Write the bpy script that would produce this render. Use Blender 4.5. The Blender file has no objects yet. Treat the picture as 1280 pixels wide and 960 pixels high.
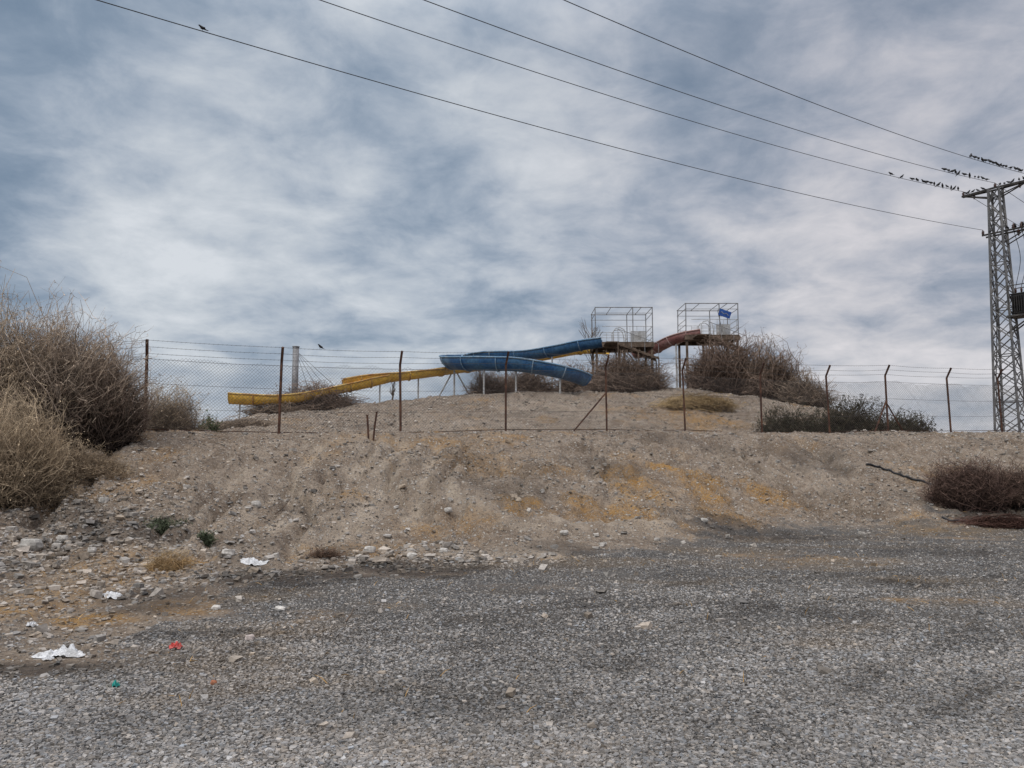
import bpy, math, random
import numpy as np
from mathutils import Vector
R = math.radians
rs = np.random.RandomState(7); random.seed(7)
C = bpy.context.scene.collection
F = 967.0; PITCH = R(6.0); CZ = 1.6
cp, sp_ = math.cos(PITCH), math.sin(PITCH)

def ray(px, py):
    dx = (px-640)/F; dy = (480-py)/F
    return (dx, cp-dy*sp_, sp_+dy*cp)
def at(px, py, Y):
    v = ray(px, py); t = Y/v[1]
    return Vector((v[0]*t, Y, CZ+v[2]*t))
def proj(P):
    x, y, z = P[0], P[1], P[2]-CZ
    d = y*cp+z*sp_; u = -y*sp_+z*cp
    return 640+F*x/d, 480-F*u/d

# ------------------------------------------------------------------ noise
TB = rs.rand(256, 256)
def vn(x, y):
    xi = np.floor(x).astype(int); yi = np.floor(y).astype(int)
    fx = x-xi; fy = y-yi
    fx = fx*fx*(3-2*fx); fy = fy*fy*(3-2*fy)
    a = TB[xi % 256, yi % 256]; b = TB[(xi+1) % 256, yi % 256]
    c = TB[xi % 256, (yi+1) % 256]; d = TB[(xi+1) % 256, (yi+1) % 256]
    return (a*(1-fx)+b*fx)*(1-fy)+(c*(1-fx)+d*fx)*fy
def fbm(x, y, o=4, g=.5):
    s = 0; a = 1; n = 0
    for i in range(o):
        s = s+a*(vn(x+17.3*i, y-9.1*i)-.5); n += a; a *= g
        x, y = x*1.97*.92-y*1.97*.39, x*1.97*.39+y*1.97*.92
    return 2*s/n
def sm(t):
    t = np.clip(t, 0, 1); return t*t*(3-2*t)

# ------------------------------------------------------------------ terrain shape
FX = [-60, -15, -8, -4.8, -1.9, .8, 3.5, 7.9, 13, 18, 60]
FY = [10.5, 10.8, 11.2, 11.8, 12.7, 13.8, 15.6, 19.0, 19.6, 20.0, 21]
def fence_y(X): return 21+0.39*(np.clip(X, -14, 40)+9.9)
def crest_y(X): return fence_y(X)-.55
rp = [(60, 560), (200, 552), (270, 538), (340, 524), (440, 507), (520, 501), (600, 494), (720, 489), (830, 487), (930, 493), (1000, 504), (1050, 521), (1110, 537), (1180, 550), (1300, 565)]
RX = [at(a, b, 50).x for a, b in rp]; RZ = [at(a, b, 50).z for a, b in rp]
TRAILS = []
def H0(X, Y):
    X = np.asarray(X, float); Y = np.asarray(Y, float)
    Fy = np.interp(X, FX, FY)+.7*fbm(X*.35+5, X*0+2, 2)
    Cy = crest_y(X)
    t = np.clip((Y-Fy)/(Cy-Fy), 0, 1)
    prof = .5*t+.5*sm(t)
    zc = 1.6+.0418*Cy
    z = zc*prof
    d = Y-Cy
    z = z-.75*sm((d-.8)/4)
    u = sm((Y-(Cy+1.5))/(50-(Cy+1.5)))*.5+.5*np.clip((Y-(Cy+1.5))/(50-(Cy+1.5)), 0, 1)
    v = 1-sm((Y-60)/28)
    z = z+np.maximum(0, np.interp(X, RX, RZ)-z)*u*v
    ms = sm(t*4)
    far = sm((Y-30)/10)
    crestflat = 1-.6*np.exp(-(d/1.2)**2)
    z = z+ms*crestflat*(.18*fbm(X*.45, Y*.45, 3)+.12*fbm(X*1.3+9, Y*1.3, 3))+ms*(.12*fbm(X*3.6, Y*3.6, 4, .68))+far*.22*fbm(X*.5, Y*.5, 4)
    g = np.abs(fbm(X*.75+.12*Y+.5*fbm(X*.5, Y*.5, 2), Y*.10+3, 3))
    z = z-.40*np.exp(-(g/.09)**2)*t*(1-t)*3*crestflat
    g2 = np.abs(fbm(X*2.2+.5*fbm(X, Y, 2), Y*.3+30, 2))
    z = z-.16*np.exp(-(g2/.1)**2)*t*(1-t)*3
    lot = 1-ms
    z = z+lot*(.035*fbm(X*.5, Y*.5, 2)+.014*fbm(X*3, Y*3, 3)+.005*fbm(X*14, Y*14, 2))
    left = sm((-X-1.5)/3)*sm((Y-6)/4)*lot
    z = z+left*(.14*fbm(X*.9+50, Y*.9, 3)+.05+.06*fbm(X*4, Y*4, 3))
    return z
def pdist(X, Y, pts):
    best = np.full(np.shape(X), 1e9)
    for (x0, y0), (x1, y1) in zip(pts[:-1], pts[1:]):
        dx, dy = x1-x0, y1-y0; L = dx*dx+dy*dy+1e-9
        t = np.clip(((X-x0)*dx+(Y-y0)*dy)/L, 0, 1)
        best = np.minimum(best, np.hypot(X-x0-t*dx, Y-y0-t*dy))
    return best
def hit(px, py, HF=None):
    HF = HF or H
    v = ray(px, py); Ys = np.arange(3, 58, .03); t = Ys/v[1]
    hz = HF(v[0]*t, Ys); rz = CZ+v[2]*t
    k = np.nonzero(rz < hz)[0]
    k = k[0] if len(k) else len(Ys)-1
    return Vector((v[0]*t[k], Ys[k], float(hz[k])))
trail_px = [([(505, 556), (480, 600), (440, 645), (350, 690)], .36, -.15),
            ([(455, 560), (440, 600), (380, 640), (300, 672)], .22, -.13),
            ([(540, 596), (575, 638), (640, 658), (740, 668), (840, 665)], .28, .19),
            ([(1000, 553), (1050, 585), (1070, 600)], .2, -.18),
            ([(700, 560), (800, 580), (900, 602), (1000, 625)], .2, .12),
            ([(860, 560), (960, 590), (1060, 620), (1150, 640)], .22, .12),
            ([(545, 556), (530, 600), (505, 650)], .16, -.13),
            ([(400, 556), (370, 600), (300, 650)], .18, -.12)]
for pts, w, a in trail_px:
    q = [hit(*p, HF=H0) for p in pts]
    TRAILS.append(([(p.x, p.y) for p in q], w, a))
def H(X, Y):
    z = H0(X, Y)
    X = np.asarray(X, float); Y = np.asarray(Y, float)
    for pts, w, a in TRAILS:
        z = z+a*np.exp(-(pdist(X, Y, pts)/w)**2)
    return z
def hz(x, y): return float(H(np.array([x]), np.array([y]))[0])

ECACHE = {}
def ellipses(lst, X, Y):
    m = np.zeros(np.shape(X))
    wob = .9*fbm(X*1.1+11, Y*1.1, 4, .6)
    if id(lst) not in ECACHE:
        q = []
        for px, py, rx, ry, a in lst:
            c = hit(px, py)
            wy = max(abs(hit(px, py-ry).y-c.y), abs(hit(px, py+ry).y-c.y), .15)
            q.append((c.x, c.y, rx*c.y/F, min(wy, 4.5), a))
        ECACHE[id(lst)] = q
    for x, y, wx, wy, a in ECACHE[id(lst)]:
        r = ((X-x)/wx)**2+((Y-y)/wy)**2
        m = np.maximum(m, a*sm((1.55-r+wob*1.6)/1.5))
    return m
bpx = [(-300, 880), (0, 836), (150, 800), (260, 752), (400, 728), (560, 712), (700, 698), (860, 680), (1030, 663), (1280, 657), (1600, 650)]
bw = []
for a, b in bpx:
    v = ray(a, b); t = -CZ/v[2]; bw.append((v[0]*t, v[1]*t))
bw.sort()
BX = [p[0] for p in bw]; BY = [p[1] for p in bw]
DIRT = [(320, 772, 130, 16, .55), (1010, 702, 130, 10, .55), (1190, 752, 110, 10, .7), (120, 822, 120, 14, .45), (640, 735, 90, 8, .4), (1120, 675, 150, 6, .5), (800, 720, 80, 6, .35), (470, 760, 80, 8, .35)]
def gravel_mask(X, Y):
    q = np.interp(X, BX, BY)-Y
    wdt = 1.6+1.6*sm((-X)/3)
    g = q/wdt+.5+1.1*fbm(X*.55, Y*.9, 3)+.8*fbm(X*2.5+3, Y*3.5, 4, .6)*np.exp(-(q/3.5)**2)
    return np.clip(np.clip(g, 0, 1)-ellipses(DIRT, X, Y)*np.clip(.8+1.4*fbm(X*2+5, Y*3, 4, .6), 0, 1.3), 0, 1)
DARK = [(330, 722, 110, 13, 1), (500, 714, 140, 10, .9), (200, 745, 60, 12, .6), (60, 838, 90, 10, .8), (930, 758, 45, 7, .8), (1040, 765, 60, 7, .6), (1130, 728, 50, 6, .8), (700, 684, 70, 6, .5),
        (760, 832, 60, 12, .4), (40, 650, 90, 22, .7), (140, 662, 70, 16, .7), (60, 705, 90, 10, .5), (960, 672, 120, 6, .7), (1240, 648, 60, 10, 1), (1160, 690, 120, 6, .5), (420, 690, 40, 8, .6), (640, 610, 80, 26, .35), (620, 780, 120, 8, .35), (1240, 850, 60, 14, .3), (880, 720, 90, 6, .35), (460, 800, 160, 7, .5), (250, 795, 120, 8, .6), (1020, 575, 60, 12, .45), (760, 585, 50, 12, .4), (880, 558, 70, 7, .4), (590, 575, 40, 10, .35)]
STRAW = [(205, 712, 42, 18, 1), (125, 776, 60, 11, 1), (655, 632, 34, 14, 1), (610, 590, 50, 10, .6), (800, 608, 44, 16, 1), (790, 640, 34, 9, .9), (865, 600, 44, 13, 1), (720, 622, 34, 10, .8), (1200, 752, 90, 8, .8), (1040, 704, 70, 7, .6), (1150, 725, 80, 6, .4), (450, 690, 80, 10, .6), (350, 745, 90, 9, .55),
         (40, 745, 80, 18, .6), (1180, 665, 110, 6, .7), (870, 520, 55, 16, .7), (250, 760, 70, 9, .6), (330, 790, 90, 7, .5), (900, 690, 80, 6, .4), (120, 600, 100, 22, .4), (180, 690, 100, 14, .4), (960, 620, 44, 11, .8), (740, 700, 60, 5, .4), (560, 660, 60, 6, .5), (900, 640, 40, 9, .6)]
PALE = [(560, 530, 100, 12, .35), (690, 510, 90, 12, .4), (470, 560, 50, 12, .7), (400, 620, 60, 16, .4), (1000, 600, 60, 14, .35), (620, 694, 110, 6, .8), (330, 600, 50, 10, .3), (250, 640, 60, 12, .3)]
TRACKS = [[(1090, 959), (1160, 905), (1279, 838)], [(560, 812), (820, 782), (1060, 750), (1279, 716)], [(480, 790), (800, 752), (1100, 712)], [(300, 812), (600, 770), (900, 722)]]

# ------------------------------------------------------------------ mesh helpers
def npmesh(name, V, Fc, mat, parent=None, col=None, smooth=False):
    me = bpy.data.meshes.new(name); V = np.asarray(V, np.float32); Fc = np.asarray(Fc, np.int32)
    me.vertices.add(len(V)); me.vertices.foreach_set('co', V.ravel())
    me.loops.add(Fc.size); me.loops.foreach_set('vertex_index', Fc.ravel())
    me.polygons.add(len(Fc)); me.polygons.foreach_set('loop_start', np.arange(0, Fc.size, Fc.shape[1], dtype=np.int32))
    me.update(calc_edges=True)
    me.polygons.foreach_set('use_smooth', np.full(len(Fc), smooth, dtype=bool))
    if col is not None:
        a = me.color_attributes.new('Col', 'FLOAT_COLOR', 'POINT')
        col = np.asarray(col, np.float32)
        if col.shape[1] == 3: col = np.hstack([col, np.ones((len(col), 1), np.float32)])
        a.data.foreach_set('color', col.ravel())
    me.materials.append(mat)
    o = bpy.data.objects.new(name, me); C.objects.link(o)
    if parent: o.parent = parent; o.matrix_parent_inverse = parent.matrix_basis.inverted()
    return o
def strands(name, P, rad, mat, parent=None, col=None, sides=3):
    P = np.asarray(P, float); N, K = P.shape[:2]
    T = np.gradient(P, axis=1); T /= np.linalg.norm(T, axis=2, keepdims=True)+1e-9
    ref = np.zeros_like(T); ref[..., 0] = .31; ref[..., 1] = .52; ref[..., 2] = .79
    A = np.cross(T, ref); A /= np.linalg.norm(A, axis=2, keepdims=True)+1e-9
    B = np.cross(T, A)
    rad = np.broadcast_to(rad, (N, K))[..., None]
    rings = [P+rad*(A*math.cos(2*math.pi*s/sides)+B*math.sin(2*math.pi*s/sides)) for s in range(sides)]
    V = np.stack(rings, 2).reshape(-1, 3)
    idx = np.arange(N*K*sides).reshape(N, K, sides)
    a = idx[:, :-1]; b = idx[:, 1:]
    Q = np.stack([a, np.roll(a, -1, 2), np.roll(b, -1, 2), b], -1).reshape(-1, 4)
    c = None
    if col is not None:
        c = np.broadcast_to(np.asarray(col)[..., None, :], (N, K, sides, 3)).reshape(-1, 3)
    return npmesh(name, V, Q, mat, parent, c, smooth=sides > 4)

class MB:
    def __init__(s): s.v = []; s.f = []
    def box(s, c, size, ax=None):
        c = Vector(c); X, Y, Z = ax or (Vector((1, 0, 0)), Vector((0, 1, 0)), Vector((0, 0, 1)))
        n = len(s.v)
        for k in (-1, 1):
            for j in (-1, 1):
                for i in (-1, 1):
                    s.v.append(c+X*(i*size[0]/2)+Y*(j*size[1]/2)+Z*(k*size[2]/2))
        for q in ((0, 2, 3, 1), (4, 5, 7, 6), (0, 1, 5, 4), (2, 6, 7, 3), (0, 4, 6, 2), (1, 3, 7, 5)): s.f.append([n+i for i in q])
        return s
    def path(s, pts, r, sides=6, cap=True):
        pts = [Vector(p) for p in pts]; K = len(pts); n = len(s.v)
        for i, p in enumerate(pts):
            t = (pts[min(i+1, K-1)]-pts[max(i-1, 0)]).normalized()
            a = t.cross(Vector((.13, .97, .21))); 
            if a.length < .15: a = t.cross(Vector((1, 0, 0)))
            a.normalize(); b = t.cross(a)
            rr = r[i] if isinstance(r, (list, tuple)) else r
            for k in range(sides):
                w = 2*math.pi*(k+.5)/sides
                s.v.append(p+(a*math.cos(w)+b*math.sin(w))*rr)
        for i in range(K-1):
            for k in range(sides):
                k2 = (k+1) % sides
                s.f.append([n+i*sides+k, n+i*sides+k2, n+(i+1)*sides+k2, n+(i+1)*sides+k])
        if cap:
            s.f.append([n+k for k in range(sides)][::-1]); s.f.append([n+(K-1)*sides+k for k in range(sides)])
        return s
    def build(s, name, mat, parent=None, smooth=False):
        me = bpy.data.meshes.new(name); me.from_pydata([tuple(v) for v in s.v], [], s.f); me.materials.append(mat)
        if smooth:
            for p in me.polygons: p.use_smooth = True
        o = bpy.data.objects.new(name, me); C.objects.link(o)
        if parent: o.parent = parent; o.matrix_parent_inverse = parent.matrix_basis.inverted()
        return o
def tag(o, label=None, cat=None, group=None, kind=None):
    if label: o['label'] = label
    if cat: o['category'] = cat
    if group: o['group'] = group
    if kind: o['kind'] = kind
    return o
def empty(name, loc, label=None, cat=None, group=None):
    o = bpy.data.objects.new(name, None); C.objects.link(o); o.location = loc
    return tag(o, label, cat, group)
def catmull(pts, n=8):
    pts = [Vector(p) for p in pts]; P = [pts[0]*2-pts[1]]+pts+[pts[-1]*2-pts[-2]]; out = []
    for i in range(1, len(P)-2):
        for k in range(n):
            t = k/n; a, b, c, d = P[i-1:i+3]
            out.append(.5*((2*b)+(c-a)*t+(2*a-5*b+4*c-d)*t*t+(3*b-a-3*c+d)*t**3))
    out.append(pts[-1]); return out

# ------------------------------------------------------------------ materials
def newmat(name, rough=.8, metal=0):
    m = bpy.data.materials.new(name); m.use_nodes = True
    nt = m.node_tree; b = nt.nodes['Principled BSDF']; b.inputs['Roughness'].default_value = rough; b.inputs['Metallic'].default_value = metal
    b.inputs['Specular IOR Level'].default_value = .3
    return m, nt, b
def N(nt, t, **kw):
    n = nt.nodes.new(t)
    for k, v in kw.items(): setattr(n, k, v)
    return n
def mixc(nt, fac, a, b, mode='MIX'):
    n = N(nt, 'ShaderNodeMix', data_type='RGBA', blend_type=mode)
    for s, v in ((0, fac), (6, a), (7, b)):
        if isinstance(v, bpy.types.NodeSocket): nt.links.new(v, n.inputs[s])
        elif isinstance(v, (int, float)): n.inputs[s].default_value = v
        else: n.inputs[s].default_value = (*v, 1)
    return n.outputs[2]
def mth(nt, op, a, b=0., c=None):
    n = N(nt, 'ShaderNodeMath', operation=op)
    for i, v in enumerate((a, b, c)):
        if v is None: continue
        if isinstance(v, bpy.types.NodeSocket): nt.links.new(v, n.inputs[i])
        else: n.inputs[i].default_value = v
    return n.outputs[0]
def mrange(nt, v, a, b, c=0., d=1., smooth=True):
    n = N(nt, 'ShaderNodeMapRange'); n.interpolation_type = 'SMOOTHSTEP' if smooth else 'LINEAR'
    nt.links.new(v, n.inputs[0])
    for i, x in enumerate((a, b, c, d)): n.inputs[i+1].default_value = x
    return n.outputs[0]
def noise(nt, co, scale, det=4, rough=.55, dist=0):
    n = N(nt, 'ShaderNodeTexNoise'); nt.links.new(co, n.inputs['Vector'])
    n.inputs['Scale'].default_value = scale; n.inputs['Detail'].default_value = det; n.inputs['Roughness'].default_value = rough; n.inputs['Distortion'].default_value = dist
    return n.outputs['Fac']
def pmat(name, c1, c2, scale=4, rough=.7, metal=0, lo=.4, hi=.65, bump=.2):
    m, nt, b = newmat(name, rough, metal)
    co = N(nt, 'ShaderNodeTexCoord').outputs['Object']
    f = mrange(nt, noise(nt, co, scale, 6, .65), lo, hi)
    g = mrange(nt, noise(nt, co, scale*7, 3), .3, .7, .75, 1.2)
    col = mixc(nt, f, c1, c2)
    gg = N(nt, 'ShaderNodeCombineXYZ'); [nt.links.new(g, gg.inputs[i]) for i in range(3)]
    nt.links.new(mixc(nt, 1., col, gg.outputs[0], 'MULTIPLY'), b.inputs['Base Color'])
    bp = N(nt, 'ShaderNodeBump'); bp.inputs['Strength'].default_value = bump; bp.inputs['Distance'].default_value = .02
    nt.links.new(f, bp.inputs['Height']); nt.links.new(bp.outputs[0], b.inputs['Normal'])
    return m
def vmat(name, rough=.9, scale=9, var=.3):
    m, nt, b = newmat(name, rough)
    b.inputs['Specular IOR Level'].default_value = .15
    a = N(nt, 'ShaderNodeAttribute', attribute_name='Col')
    co = N(nt, 'ShaderNodeTexCoord').outputs['Object']
    g = mrange(nt, noise(nt, co, scale, 4), .3, .7, 1-var, 1+var)
    gg = N(nt, 'ShaderNodeCombineXYZ'); [nt.links.new(g, gg.inputs[i]) for i in range(3)]
    nt.links.new(mixc(nt, 1., a.outputs['Color'], gg.outputs[0], 'MULTIPLY'), b.inputs['Base Color'])
    return m
M = {}
M['rust'] = pmat('rusty_steel', (.055, .03, .024), (.12, .06, .038), 6, .85)
M['galv'] = pmat('galvanised_steel', (.20, .20, .205), (.30, .30, .31), 5, .6, .3)
M['mesh'] = pmat('dull_wire', (.09, .08, .075), (.15, .13, .12), 3, .7, .1)
M['cable'] = pmat('cable_black', (.02, .02, .022), (.04, .04, .045), 1, .6)
M['pylon'] = pmat('weathered_galvanised', (.12, .12, .125), (.21, .205, .20), 1.5, .65, .1)
M['dark'] = pmat('dark_metal', (.025, .025, .027), (.05, .045, .042), 3, .5, .3)
M['arm'] = pmat('dark_weathered_steel', (.045, .043, .042), (.09, .085, .08), 3, .7, .1)
M['porcelain'] = pmat('brown_glaze', (.05, .025, .018), (.09, .04, .03), 8, .3)
M['blue'] = pmat('faded_blue_fibreglass', (.022, .085, .21), (.07, .165, .28), 1.1, .5, lo=.35, hi=.7)
M['bluerim'] = pmat('pale_blue_rim', (.12, .23, .36), (.24, .32, .40), 2, .6)
M['yellow'] = pmat('faded_yellow_fibreglass', (.74, .45, .07), (.52, .34, .12), 1.1, .55, lo=.45, hi=.75)
M['orange'] = pmat('stained_yellow_rim', (.36, .18, .05), (.62, .44, .15), 2, .6)
M['red'] = pmat('faded_red_fibreglass', (.27, .12, .11), (.38, .23, .21), 1.2, .6)
M['redrim'] = pmat('pink_rim', (.42, .29, .27), (.32, .19, .17), 2, .6)
M['wood'] = pmat('weathered_timber', (.095, .07, .053), (.19, .14, .105), 3, .85)
M['white'] = pmat('chalky_white_paint', (.5, .51, .52), (.34, .33, .31), 2.5, .6)
M['sign'] = pmat('sign_blue', (.02, .07, .28), (.03, .10, .33), 2, .5)
M['twig'] = vmat('dry_twigs')
M['stone'] = vmat('stone', .95, 25, .2)
M['bird'] = pmat('bird_feathers', (.012, .012, .014), (.03, .028, .03), 30, .6)
M['plastic_white'] = pmat('dirty_white_plastic', (.72, .73, .75), (.5, .5, .5), 12, .4)
M['plastic_red'] = pmat('faded_red_plastic', (.6, .07, .06), (.5, .16, .14), 12, .4)
M['plastic_teal'] = pmat('teal_plastic', (.02, .35, .30), (.04, .28, .25), 12, .4)
M['plastic_orange'] = pmat('orange_brick', (.36, .13, .06), (.28, .12, .07), 12, .8)

def ground_mat():
    m, nt, b = newmat('ground_soil_and_gravel', .95)
    b.inputs['Specular IOR Level'].default_value = .1
    geo = N(nt, 'ShaderNodeNewGeometry').outputs['Position']
    a = N(nt, 'ShaderNodeAttribute', attribute_name='Col')
    s = N(nt, 'ShaderNodeSeparateColor'); nt.links.new(a.outputs['Color'], s.inputs[0])
    grav, straw, dark, pale = s.outputs[0], s.outputs[1], s.outputs[2], a.outputs['Alpha']
    n1 = noise(nt, geo, .55, 8, .6, .4); n2 = noise(nt, geo, 3.2, 8, .65); n3 = noise(nt, geo, 22, 5, .7); n4 = noise(nt, geo, 1.4, 6, .65, .6); n5 = noise(nt, geo, 9, 6, .7)
    soil = mixc(nt, mrange(nt, n1, .38, .62), (.225, .172, .128), (.305, .245, .19))
    soil = mixc(nt, mrange(nt, n2, .42, .72), soil, (.40, .335, .27))
    soil = mixc(nt, mrange(nt, n4, .52, .36, 0, .65), soil, (.145, .11, .083))
    soil = mixc(nt, mrange(nt, n5, .48, .34, 0, .75), soil, (.11, .083, .063))
    soil = mixc(nt, mrange(nt, n3, .52, .33, 0, .7), soil, (.085, .065, .05))
    soil = mixc(nt, mth(nt, 'MULTIPLY', pale, mrange(nt, n3, .25, .6, .4, .9)), soil, (.47, .395, .315))
    def vor(scale):
        v = N(nt, 'ShaderNodeTexVoronoi'); v.inputs['Scale'].default_value = scale; nt.links.new(geo, v.inputs['Vector'])
        sc = N(nt, 'ShaderNodeSeparateColor'); nt.links.new(v.outputs['Color'], sc.inputs[0])
        return v.outputs['Distance'], sc.outputs[0], sc.outputs[1]
    d1, r1, q1 = vor(11); d2, r2, q2 = vor(26)
    peb1 = mth(nt, 'MULTIPLY', mrange(nt, r1, .72, .74), mrange(nt, d1, .42, .30))
    peb2 = mth(nt, 'MULTIPLY', mrange(nt, r2, .55, .57), mrange(nt, d2, .45, .32))
    st = mixc(nt, mrange(nt, n3, .3, .7), (.27, .14, .045), (.46, .28, .10))
    soil = mixc(nt, mth(nt, 'MULTIPLY', straw, mrange(nt, n5, .34, .54, .15, .98)), soil, st)
    soil = mixc(nt, peb2, soil, mixc(nt, q2, (.20, .17, .145), (.50, .44, .38)))
    soil = mixc(nt, peb1, soil, mixc(nt, q1, (.28, .25, .22), (.56, .51, .45)))
    d3, r3, q3 = vor(48); d4, r4, q4 = vor(90)
    gr = mixc(nt, mth(nt, 'POWER', r3, 1.3), (.12, .113, .107), (.37, .355, .335))
    gr2 = mixc(nt, mth(nt, 'POWER', r4, 1.3), (.11, .103, .098), (.36, .34, .32))
    gr = mixc(nt, mrange(nt, n3, .42, .58), gr, gr2)
    crack = mrange(nt, d3, .36, .62, 0, .75)
    gr = mixc(nt, crack, gr, (.05, .046, .043))
    gr = mixc(nt, mrange(nt, n1, .42, .66, 0, .5), gr, (.225, .195, .165))
    gr = mixc(nt, mrange(nt, n4, .46, .32, 0, .5), gr, (.12, .108, .098))
    gr = mixc(nt, mth(nt, 'MULTIPLY', straw, .7), gr, (.27, .19, .11))
    edge = mth(nt, 'ADD', grav, mth(nt, 'MULTIPLY', mth(nt, 'SUBTRACT', n3, .5), 1.1))
    full = mixc(nt, mrange(nt, edge, .2, .8), soil, gr)
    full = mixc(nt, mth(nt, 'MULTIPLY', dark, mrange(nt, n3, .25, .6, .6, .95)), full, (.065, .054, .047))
    nt.links.new(full, b.inputs['Base Color'])
    hgt = mth(nt, 'ADD', mth(nt, 'MULTIPLY', n3, .9), mth(nt, 'ADD', mth(nt, 'MULTIPLY', peb1, .8), mth(nt, 'MULTIPLY', peb2, .4)))
    hgt = mth(nt, 'ADD', hgt, mth(nt, 'ADD', mth(nt, 'MULTIPLY', n2, 1.2), mth(nt, 'MULTIPLY', n5, 1.4)))
    hg = mth(nt, 'MULTIPLY', mth(nt, 'SUBTRACT', 1., d3), mth(nt, 'MULTIPLY', grav, .9))
    hgt = mth(nt, 'ADD', hgt, hg)
    bp = N(nt, 'ShaderNodeBump'); bp.inputs['Strength'].default_value = 1.; bp.inputs['Distance'].default_value = .045
    nt.links.new(hgt, bp.inputs['Height']); nt.links.new(bp.outputs[0], b.inputs['Normal'])
    return m
M['ground'] = ground_mat()

# ------------------------------------------------------------------ terrain mesh, one sheet cut along natural borders
def grow(start, step, end, f=1.25):
    o = []; x = start
    while abs(x-start) < abs(end-start):
        step *= f; x += step; o.append(x)
    return o
xs = np.array(sorted(grow(-20, -.09, -2500))+list(np.arange(-20, 27, .08))+grow(27, .09, 2500))
ys = np.array(sorted(grow(3, -.1, -400))+list(np.arange(3, 33, .07))+list(np.arange(33, 62, .22))+grow(62, .25, 3500))
GX, GY = np.meshgrid(xs, ys)
GZ = H(GX, GY)
def masks(X, Y):
    gm = gravel_mask(X, Y)
    st = ellipses(STRAW, X, Y)*np.clip(.8+1.2*fbm(X*2.2, Y*2.2, 5, .6), 0, 1.2)
    st = np.maximum(st, .55*sm(fbm(X*.6+40, Y*.6, 5, .6)*2-.25)*(1-gm))
    st = np.maximum(st, .55*np.exp(-((Y-fence_y(X))/.35)**2)*np.clip(.6+1.5*fbm(X*.9, Y*.9, 3), 0, 1))
    st = np.maximum(st, gm*.45*sm(fbm(X*.35+70, Y*.9, 4, .6)*2.2-.45))
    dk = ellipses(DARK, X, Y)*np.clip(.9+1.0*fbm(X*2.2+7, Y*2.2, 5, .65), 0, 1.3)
    for tr in TW:
        dk = np.maximum(dk, .6*np.exp(-(pdist(X, Y, tr)/.14)**2)*np.clip(.6+1.6*fbm(X*1.3, Y*1.3+9, 4, .6), 0, 1))
    dk = np.maximum(dk, .4*sm(fbm(X*.45+90, Y*.8+4, 5, .6)*2.2-.5))
    pl = ellipses(PALE, X, Y)
    for i in (0, 1, 2, 6, 7):
        pts, w, a = TRAILS[i]
        pl = np.maximum(pl, .75*np.exp(-(pdist(X, Y, pts)/(w*1.2))**2))
    pl = pl*np.clip(.8+fbm(X*3, Y*3, 3), 0, 1.2)
    return gm, np.clip(st, 0, 1), np.clip(dk, 0, 1), np.clip(pl, 0, 1)
TW = [[(hit(*p).x, hit(*p).y) for p in tr] for tr in TRACKS]
TW += [[(x+.55, y+1.5) for x, y in TW[0]], [(x, y+.9) for x, y in TW[1]]]
gm, st_m, dk_m, pl_m = masks(GX, GY)
VV = np.stack([GX, GY, GZ], -1).reshape(-1, 3)
CC = np.stack([gm, st_m, dk_m, pl_m], -1).reshape(-1, 4)
ny, nx = GX.shape
idx = np.arange(nx*ny).reshape(ny, nx)
Q = np.stack([idx[:-1, :-1], idx[:-1, 1:], idx[1:, 1:], idx[1:, :-1]], -1)
cx = GX[:-1, :-1]; cy = GY[:-1, :-1]
isg = (cy < np.interp(cx, BX, BY)+.5*fbm(cx*.6, cy*.6, 3)) & (cy < 30)
bank = (~isg) & (cy <= fence_y(cx)+.3) & (cx > -70) & (cx < 70)
mound = (~isg) & (~bank) & (cy < 88) & (cx > -30) & (cx < 35)
rest = ~(isg | bank | mound)
def sub(name, mask):
    q = Q[mask]; u, inv = np.unique(q.ravel(), return_inverse=True)
    o = npmesh(name, VV[u], inv.reshape(-1, 4), M['ground'], None, CC[u], True)
    tag(o, kind='structure'); return o
sub('gravel_lot', isg); sub('earth_bank', bank); sub('mound', mound); sub('ground', rest)

# ------------------------------------------------------------------ stones
CUBE = np.array([(i, j, k) for k in (-1, 1) for j in (-1, 1) for i in (-1, 1)], float)*.62
CQ = np.array([(0, 2, 3, 1), (4, 5, 7, 6), (0, 1, 5, 4), (2, 6, 7, 3), (0, 4, 6, 2), (1, 3, 7, 5)])
def stones(name, X, Y, S, col, flat=.6, sink=.15, jit=.28):
    n = len(X); Z = H(X, Y)
    _, st, dk, _ = masks(X, Y)
    col = col*(1-.6*dk[:, None]); col = col*(1-st[:, None]*.5)+st[:, None]*.5*np.array([[.30, .21, .12]])
    sc = np.stack([S*rs.uniform(.7, 1.35, n), S*rs.uniform(.7, 1.2, n), S*flat*rs.uniform(.6, 1.2, n)], 1)
    V = (CUBE[None]+rs.uniform(-jit, jit, (n, 8, 3)))*sc[:, None, :]*.5*1.2
    a = rs.uniform(0, 6.283, n); t = rs.normal(0, .35, n)
    ca, sa, ct, st = np.cos(a)[:, None], np.sin(a)[:, None], np.cos(t)[:, None], np.sin(t)[:, None]
    x, y, z = V[..., 0], V[..., 1], V[..., 2]
    y, z = y*ct-z*st, y*st+z*ct
    x, y = x*ca-y*sa, x*sa+y*ca
    V = np.stack([x+X[:, None], y+Y[:, None], z+(Z+S*flat*(.5-sink)*.8)[:, None]], -1).reshape(-1, 3)
    Fq = (CQ[None]+8*np.arange(n)[:, None, None]).reshape(-1, 4)
    c = np.repeat(col[:, None, :], 8, 1).reshape(-1, 3)
    return npmesh(name, V, Fq, M['stone'], None, c)
n = 400000
Yg = 1/rs.uniform(1/21., 1/3.2, n); Xg = rs.uniform(-1, 1, n)*(.76*Yg+.9)
cov = gravel_mask(Xg, Yg)
patch = np.clip(.9+.7*fbm(Xg*.7+60, Yg*1.1, 4, .6), .35, 1)
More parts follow.
